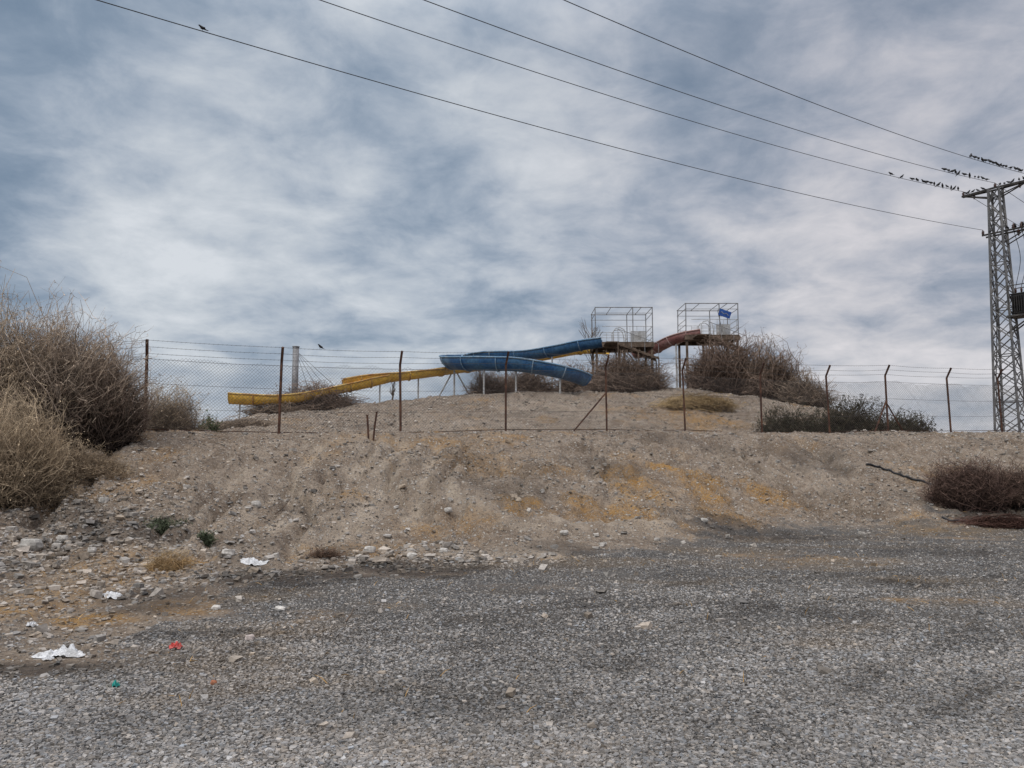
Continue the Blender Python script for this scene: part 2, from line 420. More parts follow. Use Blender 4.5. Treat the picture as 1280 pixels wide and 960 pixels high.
k = rs.rand(n) < (cov**1.3)*patch
Xg, Yg = Xg[k], Yg[k]; n = len(Xg)
Sg = np.clip(rs.lognormal(math.log(.0145), .34, n), .007, .034)*(1+.03*Yg)
v = np.clip(rs.beta(2.0, 2.6, n), .0, 1)*.33+.10
v *= 1+.3*fbm(Xg*.8, Yg*1.2, 3)
tint = rs.normal(0, .04, (n, 1))*np.array([[1, .1, -1]])
colg = v[:, None]*(1+tint)*np.array([[1.03, .975, .925]])
tag(stones('gravel', Xg, Yg, Sg, colg, .65, .25), 'loose grey crushed gravel covering the flat lot in the foreground', 'gravel', kind='stuff')
n = 260000
Xb = rs.uniform(-17, 25, n); Yb = rs.uniform(4.5, 31, n)
g = gravel_mask(Xb, Yb); cyb = crest_y(Xb)
dens = np.clip(.55+1.1*fbm(Xb*.6+3, Yb*.6, 4), .15, 1)*(1-g*.9)*(Yb < cyb+3)
def clus(X, Y): return np.maximum.reduce([np.exp(-(((X+9)/3.8)**2+((Y-13.6)/2.4)**2)), np.exp(-(((X+1)/2.4)**2+((Y-13)/.8)**2)), .7*np.exp(-(((X+5)/2)**2+((Y-11.5)/1)**2)), .6*np.exp(-(((X+6.5)/2)**2+((Y-9.5)/1.5)**2))])
cl = clus(Xb, Yb)
k = rs.rand(n) < dens*.6+cl*(1-g)
Xb, Yb, cl = Xb[k], Yb[k], cl[k]; n = len(Xb)
Sb = np.clip(rs.lognormal(math.log(.026), .55, n), .012, .14)*(1+.7*cl)
v = rs.uniform(.13, .43, n)*(1+.15*cl)
colb = v[:, None]*(np.array([[1.06, .95, .84]])+rs.normal(0, .04, (n, 1))*np.array([[1, 0, -1]]))
tag(stones('loose_stones', Xb, Yb, Sb, colb, .6), 'pale stones and pebbles scattered over the dry earth bank', 'stones', kind='stuff')
n = 26000
Xb = rs.uniform(-16, 22, n); Yb = rs.uniform(29, 52, n)
Sb = np.clip(rs.lognormal(math.log(.045), .5, n), .02, .2); v = rs.uniform(.16, .48, n)
tag(stones('mound_stones', Xb, Yb, Sb, v[:, None]*np.array([[1.06, .95, .83]]), .6), 'small stones strewn over the far mound below the slides', 'stones', kind='stuff')
n = 6000
Xb = rs.uniform(-14, 22, n); Yb = rs.uniform(7, 30, n)
g = gravel_mask(Xb, Yb)
k = (rs.rand(n) < (.16+.8*clus(Xb, Yb))*(1-g)) & (Yb < crest_y(Xb))
Xb, Yb = Xb[k], Yb[k]; n = len(Xb)
Sb = rs.uniform(.05, .15, n); v = rs.uniform(.2, .46, n)
tag(stones('rubble', Xb, Yb, Sb, v[:, None]*np.array([[1.03, .96, .88]]), .55), 'fist sized rubble strewn on the lower bank and at its foot', 'rubble', kind='stuff')

def rock(px, py, w, hgt, label, shade=.42, warm=1.0):
    p = hit(px, py); nu, nv = 12, 8; V = []; Fq = []
    sd = rs.uniform(0, 50)
    for j in range(nv+1):
        th = math.pi*j/nv
        for i in range(nu):
            ph = 2*math.pi*i/nu
            d = np.array([math.sin(th)*math.cos(ph), math.sin(th)*math.sin(ph), math.cos(th)])
            q = d/np.max(np.abs(d))*.45+d*.55
            q = q*(1+.3*float(fbm(np.array([d[0]*1.5+sd]), np.array([d[1]*1.5+d[2]*1.9+sd]), 3)[0]))
            V.append((q[0]*w/2, q[1]*w*.38, q[2]*hgt/2))
    for j in range(nv):
        for i in range(nu):
            Fq.append((j*nu+i, (j+1)*nu+i, (j+1)*nu+(i+1) % nu, j*nu+(i+1) % nu))
    V = np.array(V); a = rs.uniform(-.7, .7); c, s = math.cos(a), math.sin(a)
    V = np.stack([V[:, 0]*c-V[:, 1]*s, V[:, 0]*s+V[:, 1]*c, V[:, 2]], 1)
    col = np.full((len(V), 3), shade)*np.array([[1.0*warm, .95, .88]])*rs.uniform(.9, 1.1, (len(V), 1))
    o = npmesh('rock', V, Fq, M['stone'], None, col)
    o.location = (p.x, p.y, p.z+hgt*.25)
    return tag(o, label, 'rock', 'larger pale rocks lying on the bank and lot edge')
rock(320, 633, .20, .14, 'pale block of stone alone halfway up the bank left of the worn trail')
rock(38, 685, .36, .20, 'broad flat grey rock at the far left edge among the rubble', .36)
rock(78, 678, .18, .12, 'small pale rock just right of the broad flat rock at the left edge')
rock(8, 632, .22, .15, 'pale rock at the very left edge below the large dry bush')
rock(115, 690, .16, .1, 'pale stone at the left between the rubble and the straw patch')
rock(285, 694, .22, .12, 'whitish stone at the bank foot just left of the flat white slab', .5)
rock(462, 690, .2, .13, 'rounded pale rock at the bank foot below the end of the trail', .46)
rock(515, 697, .17, .1, 'small flat pale rock at the middle of the bank foot', .5)
rock(555, 690, .15, .09, 'pale stone at the bank foot right of the small flat rock', .48)
rock(270, 762, .10, .06, 'palm sized whitish stone lying on brown soil at left foreground', .55)
rock(350, 762, .13, .05, 'thin flat whitish stone right of the palm sized one on the brown soil', .55)
rock(312, 800, .09, .06, 'small pinkish stone on the gravel edge right of the red litter', .42, 1.1)
rock(880, 652, .17, .1, 'pale rock near the foot of the bank right of centre', .45)
rock(705, 668, .16, .1, 'pale rock at the bank foot in the middle right', .45)
rock(560, 640, .18, .12, 'pale rock beside the low ridge curving down the bank', .42)
rock(130, 628, .2, .13, 'grey rock under the right side of the large dry bush', .34)

# ------------------------------------------------------------------ vegetation
def bush(name, x, y, rx, ry, hgt, n, th, inner, outer, label, cat='bush', group=None, base=None, curl=.32, leaf=0, mat='twig', up=.2, secondary=1.8, leafcol=None, leafsize=.03, spread=.55):
    z0 = hz(x, y) if base is None else base
    e = empty(name, (x, y, z0), label, cat, group)
    ph = rs.uniform(0, 2*math.pi, n); cz = rs.uniform(0, 1, n)**1.1; s = (1-cz**2.4)**.5
    lump = 1.03+.62*fbm(ph*1.9+x, cz*3.5+y, 3)+.07*rs.normal(0, 1, n)
    rr = (rs.rand(n)**.35)*np.clip(lump, .4, 1.35)
    T = np.stack([x+rx*s*np.cos(ph)*rr, y+ry*s*np.sin(ph)*rr, z0+hgt*(cz*rr*.95+.03)], 1)
    q = np.sqrt(rs.rand(n)); p2 = rs.uniform(0, 6.283, n)
    Rt = np.stack([x+rx*spread*q*np.cos(p2), y+ry*spread*q*np.sin(p2), np.full(n, z0-.05)], 1)
    Rt[:, 2] = H(Rt[:, 0], Rt[:, 1])-.04
    gz = H(T[:, 0], T[:, 1]); T[:, 2] = np.maximum(T[:, 2], gz+.02)
    L = np.linalg.norm(T-Rt, axis=1)[:, None]
    mid = (Rt+T)/2+rs.normal(0, curl, (n, 3))*L*.5+np.array([[0, 0, up]])*L*.4
    K = 7; st = rs.uniform(0, .55, n)
    t = st[:, None]+(1-st[:, None])*np.linspace(0, 1, K)[None]
    t3 = t[..., None]
    P = (1-t3)**2*Rt[:, None]+2*t3*(1-t3)*mid[:, None]+t3**2*T[:, None]
    P += rs.normal(0, .024, P.shape)*L[:, None]*t3
    rad = th*(1.3-t)*rs.uniform(.6, 1.5, (n, 1))
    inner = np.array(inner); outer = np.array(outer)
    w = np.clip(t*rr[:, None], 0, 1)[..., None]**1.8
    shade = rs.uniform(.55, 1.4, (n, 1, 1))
    col = (inner*(1-w)+outer*w)*shade  # stems darken inward: shade inside the bush painted into their colour
    strands('stems', P, rad, M[mat], e, col)
    m = int(n*secondary); pick = rs.randint(0, n, m); kk = rs.randint(2, K, m)
    A = P[pick, kk]; D = rs.normal(0, 1, (m, 3)); D[:, 2] = D[:, 2]*.8+.25
    D += (A-np.array([x, y, z0]))/max(rx, hgt)*.6
    D /= np.linalg.norm(D, axis=1)[:, None]; ln = rs.uniform(.06, .24, m)[:, None]*hgt**.5
    K2 = 4; tt = np.linspace(0, 1, K2)[None, :, None]
    P2 = A[:, None]+D[:, None]*ln[:, None]*tt+rs.normal(0, .15, (m, K2, 3))*ln[:, None]*tt
    col2 = np.repeat((outer*rs.uniform(.5, 1.35, (m, 1)))[:, None], K2, 1)*(w[pick, kk][:, None]*.65+.35)  # twigs deeper in the bush painted darker, as if shaded
    strands('twigs', P2, th*.6*(1.1-tt[..., 0]), M[mat], e, col2)
    if leaf:
        pk = rs.randint(0, m, leaf); tl = rs.rand(leaf)[:, None]
        c = P2[pk, 0]*(1-tl)+P2[pk, -1]*tl+rs.normal(0, .02, (leaf, 3))
        a = rs.normal(0, 1, (leaf, 3)); a /= np.linalg.norm(a, axis=1)[:, None]
        b = np.cross(a, rs.normal(0, 1, (leaf, 3))); b /= np.linalg.norm(b, axis=1)[:, None]
        sz = leafsize*rs.uniform(.5, 1.4, (leaf, 1))
        V = np.stack([c-a*sz, c+b*sz*.4, c+a*sz, c-b*sz*.4], 1).reshape(-1, 3)
        wl = w[pick, kk][pk]*.6+.4  # inner leaves get the same painted shade
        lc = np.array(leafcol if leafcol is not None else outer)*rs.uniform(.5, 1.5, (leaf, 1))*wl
        npmesh('leaves', V, np.arange(leaf*4).reshape(-1, 4), M[mat], e, np.repeat(lc[:, None], 4, 1).reshape(-1, 3))
    return e
def pbush(px, top, wpx, Y, n, th, inner, outer, label, name='dry_bush', ry=None, **kw):
    p = at(px, top, Y); rx = wpx/2*Y/F; z0 = hz(p.x, Y)
    return bush(name, p.x, Y, rx, ry or rx*.8, max(.25, p.z-z0), n, th, inner, outer, label, **kw)
TI = (.085, .062, .047); TO = (.44, .35, .265)
TI2 = (.07, .048, .038); TO2 = (.27, .20, .155)
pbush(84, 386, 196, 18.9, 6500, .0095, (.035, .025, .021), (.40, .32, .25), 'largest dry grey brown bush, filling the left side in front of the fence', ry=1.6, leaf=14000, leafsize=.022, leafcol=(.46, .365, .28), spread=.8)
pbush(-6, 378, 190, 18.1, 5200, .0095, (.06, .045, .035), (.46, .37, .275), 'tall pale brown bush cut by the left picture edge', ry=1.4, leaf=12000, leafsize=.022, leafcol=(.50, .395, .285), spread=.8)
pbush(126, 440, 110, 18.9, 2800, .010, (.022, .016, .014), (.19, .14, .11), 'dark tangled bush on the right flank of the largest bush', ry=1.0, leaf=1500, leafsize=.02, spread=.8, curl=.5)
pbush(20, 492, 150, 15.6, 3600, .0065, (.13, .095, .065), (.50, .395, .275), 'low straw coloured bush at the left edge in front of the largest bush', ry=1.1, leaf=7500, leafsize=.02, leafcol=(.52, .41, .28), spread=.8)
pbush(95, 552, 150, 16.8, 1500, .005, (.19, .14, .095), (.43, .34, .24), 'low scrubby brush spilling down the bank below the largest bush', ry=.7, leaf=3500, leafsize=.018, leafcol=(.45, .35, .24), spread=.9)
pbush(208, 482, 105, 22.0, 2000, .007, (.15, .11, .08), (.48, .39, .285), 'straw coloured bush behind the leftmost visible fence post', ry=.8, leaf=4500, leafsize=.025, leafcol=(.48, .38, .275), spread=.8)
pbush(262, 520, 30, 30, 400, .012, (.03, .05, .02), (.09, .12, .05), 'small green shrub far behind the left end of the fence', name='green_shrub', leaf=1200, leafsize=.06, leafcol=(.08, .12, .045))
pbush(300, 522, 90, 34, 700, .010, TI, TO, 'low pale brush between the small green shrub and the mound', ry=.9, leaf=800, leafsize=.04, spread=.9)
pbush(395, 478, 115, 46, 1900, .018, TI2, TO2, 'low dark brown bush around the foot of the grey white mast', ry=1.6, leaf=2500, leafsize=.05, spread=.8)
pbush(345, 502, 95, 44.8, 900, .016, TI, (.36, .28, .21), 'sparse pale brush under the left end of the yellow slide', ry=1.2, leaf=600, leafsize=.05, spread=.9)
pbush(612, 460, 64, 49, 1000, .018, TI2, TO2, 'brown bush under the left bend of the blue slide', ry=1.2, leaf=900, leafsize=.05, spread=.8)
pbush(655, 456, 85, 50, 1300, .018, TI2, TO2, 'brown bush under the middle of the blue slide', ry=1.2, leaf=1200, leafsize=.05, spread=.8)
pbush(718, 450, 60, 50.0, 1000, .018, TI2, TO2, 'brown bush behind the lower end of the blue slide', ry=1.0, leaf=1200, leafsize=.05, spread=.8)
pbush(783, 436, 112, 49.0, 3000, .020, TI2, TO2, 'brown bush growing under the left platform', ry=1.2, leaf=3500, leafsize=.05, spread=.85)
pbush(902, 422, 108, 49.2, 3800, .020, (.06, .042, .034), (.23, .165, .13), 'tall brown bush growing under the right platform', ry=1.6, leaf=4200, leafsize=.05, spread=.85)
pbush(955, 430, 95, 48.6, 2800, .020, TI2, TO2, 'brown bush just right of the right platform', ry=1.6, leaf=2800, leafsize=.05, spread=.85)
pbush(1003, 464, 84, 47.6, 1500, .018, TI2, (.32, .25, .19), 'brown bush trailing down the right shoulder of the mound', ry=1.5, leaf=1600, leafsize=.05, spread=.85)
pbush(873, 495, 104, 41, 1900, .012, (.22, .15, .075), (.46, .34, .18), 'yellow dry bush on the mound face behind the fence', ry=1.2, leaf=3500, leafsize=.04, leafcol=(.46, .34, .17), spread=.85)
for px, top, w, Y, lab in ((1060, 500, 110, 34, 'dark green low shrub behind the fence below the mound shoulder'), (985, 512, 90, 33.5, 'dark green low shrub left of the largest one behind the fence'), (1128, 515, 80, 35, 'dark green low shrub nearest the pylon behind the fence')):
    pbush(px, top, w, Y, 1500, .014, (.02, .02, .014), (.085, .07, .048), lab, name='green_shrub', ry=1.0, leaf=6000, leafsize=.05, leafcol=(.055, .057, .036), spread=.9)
p = hit(1228, 640)
bush('dry_bush', p.x, p.y+.6, 1.25, .9, 1.2, 3400, .0085, (.035, .023, .02), (.16, .105, .085), 'dark reddish brown thorny bush low on the bank near the right edge', leaf=3500, leafsize=.025, spread=.85, curl=.45)
p = hit(1285, 636)
bush('dry_bush', p.x, p.y+.5, 1.0, .8, 1.05, 2400, .0085, (.035, .023, .02), (.17, .115, .09), 'dark thorny bush cut by the right picture edge', leaf=2500, leafsize=.025, spread=.85, curl=.45)
p = hit(1250, 657)
bush('dry_bush', p.x, p.y, 1.1, .4, .2, 900, .006, (.05, .027, .021), (.13, .07, .055), 'low rust coloured dead brush at the bank foot under the thorny bush', leaf=1200, leafsize=.025, leafcol=(.12, .065, .048), spread=.9)
for px, py, rx, h_, lab in ((205, 668, .38, .26, 'small dusty green plant at the left foot of the bank'), (258, 678, .13, .18, 'tiny green plant right of the small dusty green one')):
    p = hit(px, py)
    bush('green_plant', p.x, p.y, rx, rx*.7, h_, 260, .004, (.04, .05, .03), (.14, .16, .10), lab, 'plant', leaf=1100, leafsize=.022, leafcol=(.10, .12, .075))
p = hit(212, 712)
bush('dry_grass_clump', p.x, p.y, .42, .22, .3, 420, .0026, (.3, .19, .09), (.46, .34, .19), 'tall straw coloured grass clump at the left lot edge', 'grass', up=.6, spread=.9)
p = hit(405, 697)
bush('dry_bush', p.x, p.y, .3, .2, .16, 300, .005, (.05, .035, .03), (.2, .13, .09), 'flat dark dead weed at the foot of the worn trail', 'bush')

def bare_tree(px, base_py, top_py, Y, label, seed):
    r2 = random.Random(seed); b = at(px, base_py, Y); z0 = min(b.z, hz(b.x, Y)); b = Vector((b.x, Y, z0)); top = at(px, top_py, Y)
    hh = top.z-z0
    e = empty('bare_tree', b, label, 'tree')
    tr = MB(); tr.path([b, b+Vector((.05*hh, 0, hh*.3)), b+Vector((.02*hh, .03*hh, hh*.6)), b+Vector((.05*hh, 0, hh*.85))], [.06, .05, .035, .02], 6); tr.build('trunk', M['wood'], e)
    br = MB()
    for i in range(22):
        f = r2.uniform(.25, .85); s = b+Vector((.03*hh, 0, hh*f)); a = r2.uniform(0, 6.28); l = hh*r2.uniform(.15, .38)
        m = s+Vector((math.cos(a)*l*.3, math.sin(a)*l*.3, l*.45)); t = s+Vector((math.cos(a)*l*.45, math.sin(a)*l*.45, l*1.05))
        br.path([s, m, t], [.022, .015, .008], 4)
        for j in range(3):
            a2 = a+r2.uniform(-1.2, 1.2); t2 = m+Vector((math.cos(a2)*l*.3, math.sin(a2)*l*.3, l*.4)); br.path([m, t2], [.012, .006], 3)
    br.build('crown', M['wood'], e)
bare_tree(737, 480, 402, 51, 'thin bare tree at the left side of the left platform', 3)
bare_tree(490, 502, 478, 47, 'small leafless sapling on the mound under the yellow slide', 5)
bare_tree(948, 470, 428, 50.5, 'small leafless sapling right of the right platform', 8)

n = 120000
Xw = rs.uniform(-16, 24, n); Yw = rs.uniform(5, 44, n)
_, mk, _, _ = masks(Xw, Yw)
mk = mk*(1-.7*gravel_mask(Xw, Yw))+.04
k = rs.rand(n) < mk*.65
Xw, Yw = Xw[k], Yw[k]; n = len(Xw)
A = np.stack([Xw, Yw, H(Xw, Yw)-.01], 1); D = rs.normal(0, .9, (n, 3)); D[:, 2] = rs.uniform(.15, .9, n); D /= np.linalg.norm(D, axis=1)[:, None]
ln = rs.uniform(.04, .15, n)[:, None]
tt = np.linspace(0, 1, 3)[None, :, None]
P = A[:, None]+D[:, None]*ln[:, None]*tt; P[:, 2, 2] -= ln[:, 0]*.2
cg = np.array([.43, .27, .11])*rs.uniform(.4, 1.2, (n, 1)); cg = np.repeat(cg[:, None], 3, 1)
tag(strands('dry_grass', P, np.broadcast_to(np.array([.004, .0035, .001]), (n, 3)), M['twig'], None, cg), 'short straw coloured dry grass over the earth bank', 'grass', kind='stuff')

# ------------------------------------------------------------------ fence
PX = [-12.9, -9.95, -6.7, -3.38, -.2, 3.2, 6.1, 9.18, 12.15, 14.9, 18.1, 20.9, 23.8, 26.9]
fd = Vector((1, .39, 0)).normalized(); fn = Vector((fd.y, -fd.x, 0))
def fpos(X): return Vector((X, 21+.39*(X+9.9), hz(X, 21+.39*(X+9.9))))
fence = empty('chain_link_fence', fpos(-9.9), 'long rusty chain link fence with barbed wire running along the bank crest', 'fence')
tops = []
for i, X in enumerate(PX):
    b = fpos(X); lean = Vector((random.uniform(-.03, .03), 0, 0)); m = MB()
    hh = 1.8 if i == 0 else 2.18+.006*X
    t = b+Vector((0, 0, hh))+lean*2.1; e = t+fn*.24+Vector((0, 0, .40))
    m.path([b-Vector((0, 0, .3)), b+Vector((0, 0, 1.0))+lean, t, e], .042, 4)
    m.build('fence_post', M['rust'], fence)
    tops.append((b, t, e))
def brace(X, dx, zt, w=.034):
    b = fpos(X); q = fpos(X+dx); m = MB(); m.path([b+Vector((0, 0, zt)), q+Vector((0, 0, -.1))+fn*.05], w, 4); m.build('brace', M['rust'], fence)
brace(-9.95, -1.1, 1.35); brace(3.2, -1.35, 1.35); brace(14.9, -.75, 1.3); brace(14.9, .8, 1.15)
for i in range(len(PX)-1):
    a, b = PX[i], PX[i+1]; L = (b-a)/fd.x; hgt = 2.0
    sa = random.uniform(-.03, .06)
    SX = np.linspace(0, L, 20); ZX = np.array([hz(a+s*fd.x, 21+.39*(a+s*fd.x+9.9)) for s in SX])
    pts = []
    for sgn in (1, -1):
        for s0 in np.arange(-hgt, L+hgt, .095):
            vs = [(lim-s0)/sgn for lim in (0, L)]
            v0, v1 = max(0, min(vs)), min(hgt, max(vs))
            if v1-v0 < .03: continue
            row = []
            for v in np.linspace(v0, v1, 4):
                s = s0+sgn*v; X = a+s*fd.x; bow = .05*math.sin(math.pi*s/L)*math.sin(v*1.6)
                sag = sa*4*(s/L)*(1-s/L)*(v/hgt)
                row.append((X+fn.x*bow, 21+.39*(X+9.9)+fn.y*bow, float(np.interp(s, SX, ZX))+.04+v-abs(sag)))
            pts.append(row)
    strands('mesh_panel', np.array(pts), .0034, M['mesh'], fence)
def strand_on(fnpt, r=.0045, sagmax=.05):
    pts = []
    for i in range(len(PX)-1):
        p, q = fnpt(i), fnpt(i+1); sg = random.uniform(.2, 1)*sagmax
        for k in range(10):
            t = k/10; pts.append(p.lerp(q, t)-Vector((0, 0, 4*sg*t*(1-t))))
    pts.append(fnpt(len(PX)-1))
    m = MB(); m.path(pts, r, 4)
    for i, p in enumerate(pts[:-1]):
        q = pts[i+1]
        for k in range(3):
            c = p.lerp(q, (k+.3)/3); m.path([c-Vector((.012, 0, .02)), c+Vector((.012, 0, .02))], .0025, 3)
    return m
for f in (.97, .55, .12): strand_on(lambda i, f=f: tops[i][1].lerp(tops[i][2], f), .0055).build('barbed_wire', M['mesh'], fence)
for z, r_ in ((2.03, .006), (1.35, .005), (.7, .004), (.10, .013)):
    m = strand_on(lambda i, z=z: tops[i][0]+Vector((0, 0, z if i else min(z, 1.7))), r_, .03); m.build('tension_wire', M['mesh'] if z > .2 else M['rust'], fence)
for (a, b, lab) in (((461, 548), (459, 519), 'left of two short rusty stakes leaning together at the bank crest'), ((466, 549), (471, 515), 'right of two short rusty stakes at the bank crest, taller and leaning right')):
    g0 = hit(*a); t0 = at(b[0], b[1], g0.y); m = MB(); m.path([g0-Vector((0, 0, .2)), g0.lerp(t0, .5), t0], .03, 4); m.box(t0+Vector((0, 0, .003)), (.07, .07, .012))
    tag(m.build('stake', M['rust']), lab, 'stake')

# ------------------------------------------------------------------ slides
def flume(path, r, ang, thick, name, mat, rimname, rimmat, parent):
    path = [Vector(p) for p in path]; K = len(path); nA = 14; V = []; Fq = []
    rim = [MB(), MB()]; rl = [[], []]
    rr = r if isinstance(r, list) else [r]*K
    rr = np.interp(np.linspace(0, 1, K), np.linspace(0, 1, len(rr)), rr)
    for i, p in enumerate(path):
        t = (path[min(i+1, K-1)]-path[max(i-1, 0)]).normalized()
        s = t.cross(Vector((0, 0, 1))).normalized(); u = s.cross(t).normalized(); r = float(rr[i])
        for lay in (r, r-thick):
            for k in range(nA+1):
                a = -ang+2*ang*k/nA
                V.append(p+s*(math.sin(a)*lay)+u*(-math.cos(a)*lay))
        for j, a in enumerate((-ang, ang)):
            rl[j].append(p+s*(math.sin(a)*(r+.01))+u*(-math.cos(a)*r))
    W = 2*(nA+1)
    for i in range(K-1):
        for k in range(nA):
            a = i*W+k; Fq.append((a, a+1, a+1+W, a+W)); a += nA+1; Fq.append((a+1, a, a+W, a+1+W))
    for i in (0, K-1):
        for k in range(nA):
            a = i*W+k; Fq.append((a, a+nA+1, a+nA+2, a+1))
    fl = npmesh(name, [tuple(v) for v in V], Fq, mat, parent, None, True)
    for j in range(2): rim[j].path(rl[j], .055, 6); rim[j].build(rimname, rimmat, fl, True)
    for i in range(6, K-2, 7):
        p = path[i]; t = (path[i+1]-path[i-1]).normalized(); s = t.cross(Vector((0, 0, 1))).normalized(); u = s.cross(t).normalized(); r = float(rr[i])
        MB().path([p+s*(math.sin(a)*(r+.03))+u*(-math.cos(a)*(r+.03)) for a in np.linspace(-ang, ang, 12)], .045, 4).build('joint_flange', rimmat, fl)
    return fl
def prop(name, top, parent, r=.06, foot=None, mat='white'):
    f = Vector(foot) if foot else Vector((top.x, top.y, 0)); f.z = hz(f.x, f.y)-.2
    return MB().path([f, top], r, 8).build(name, M[mat], parent)

bp = [(752, 424, 50), (725, 428, 50.3), (692, 435, 51.2), (660, 440, 52.8), (630, 441, 54.2), (600, 442, 54.6), (576, 443.5, 53.6), (564, 445, 51.6), (567, 447, 49.4), (583, 448, 47.8), (612, 448.5, 46.8), (648, 450, 46.4), (685, 456, 46.3), (712, 463, 46.5), (732, 471, 47.2)]
bl = [at(*q) for q in bp]
blue = empty('water_slide', Vector((bl[11].x, bl[11].y, hz(bl[11].x, bl[11].y))), 'faded blue open flume water slide looping down from the left platform', 'water slide')
flume(catmull(bl, 6), [.56, .56, .58, .62, .70, .72, .74, .76, .74, .70, .66, .6], R(92), .03, 'flume', M['blue'], 'rim', M['bluerim'], blue)
for px, py, Y in ((690, 446, 51.2), (655, 453, 53), (600, 456, 54.6), (568, 458, 49.4), (605, 462, 46.9), (645, 463, 46.5), (700, 472, 46.3)):
    prop('support_post', at(px, py, Y), blue)
yp = [(760, 436, 53.5), (725, 436, 55), (680, 444, 56.5), (640, 450, 56), (600, 456, 54), (570, 459, 51.5), (540, 463, 49), (505, 467, 48), (480, 469, 47.6), (455, 471, 47.2), (428, 475.5, 46.8)]
yl = [at(*q) for q in yp]
yel = empty('water_slide', Vector((yl[8].x, yl[8].y, hz(yl[8].x, yl[8].y))), 'faded yellow flume water slide running low to the left end of the mound', 'water slide')
flume(catmull(yl, 6), [.4, .4, .4, .4, .42, .44, .42, .44, .50, .46, .44], R(95), .03, 'flume', M['yellow'], 'rim', M['orange'], yel)
yp2 = [(486, 470.5, 47.3), (462, 475, 46.9), (440, 480, 46.4), (416, 485, 45.9), (392, 490, 45.3), (366, 494.5, 44.8), (340, 496, 44.5), (314, 495, 44.3), (288, 493.5, 44.2)]
flume(catmull([at(*q) for q in yp2], 6), [.38, .46, .44, .42, .44, .46, .48, .52, .54], R(95), .03, 'flume', M['yellow'], 'rim', M['orange'], yel)
for px, py, Y, fx in ((523, 470, 48.4, 0), (568, 464, 51.3, 0), (566, 464, 51.2, -1.1), (570, 464, 51.5, 1.1), (475, 476, 47.1, 0), (405, 492, 45.6, 0), (345, 501, 44.5, 0), (300, 500, 44.25, 0)):
    t = at(px, py, Y); prop('support_post', t, yel, .05, (t.x+fx, t.y, 0) if fx else None)
rpth = [(874, 414, 51.2), (858, 417, 51.3), (842, 422, 51.8), (826, 430, 52.8), (812, 436, 54), (796, 440, 55.4)]
rl_ = [at(*q) for q in rpth]
red = empty('water_slide', Vector((rl_[2].x, rl_[2].y, hz(rl_[2].x, rl_[2].y))), 'faded red flume water slide coming down between the two platforms', 'water slide')
flume(catmull(rl_, 6), .48, R(95), .03, 'flume', M['red'], 'rim', M['redrim'], red)
prop('support_post', at(845, 430, 51.6), red)

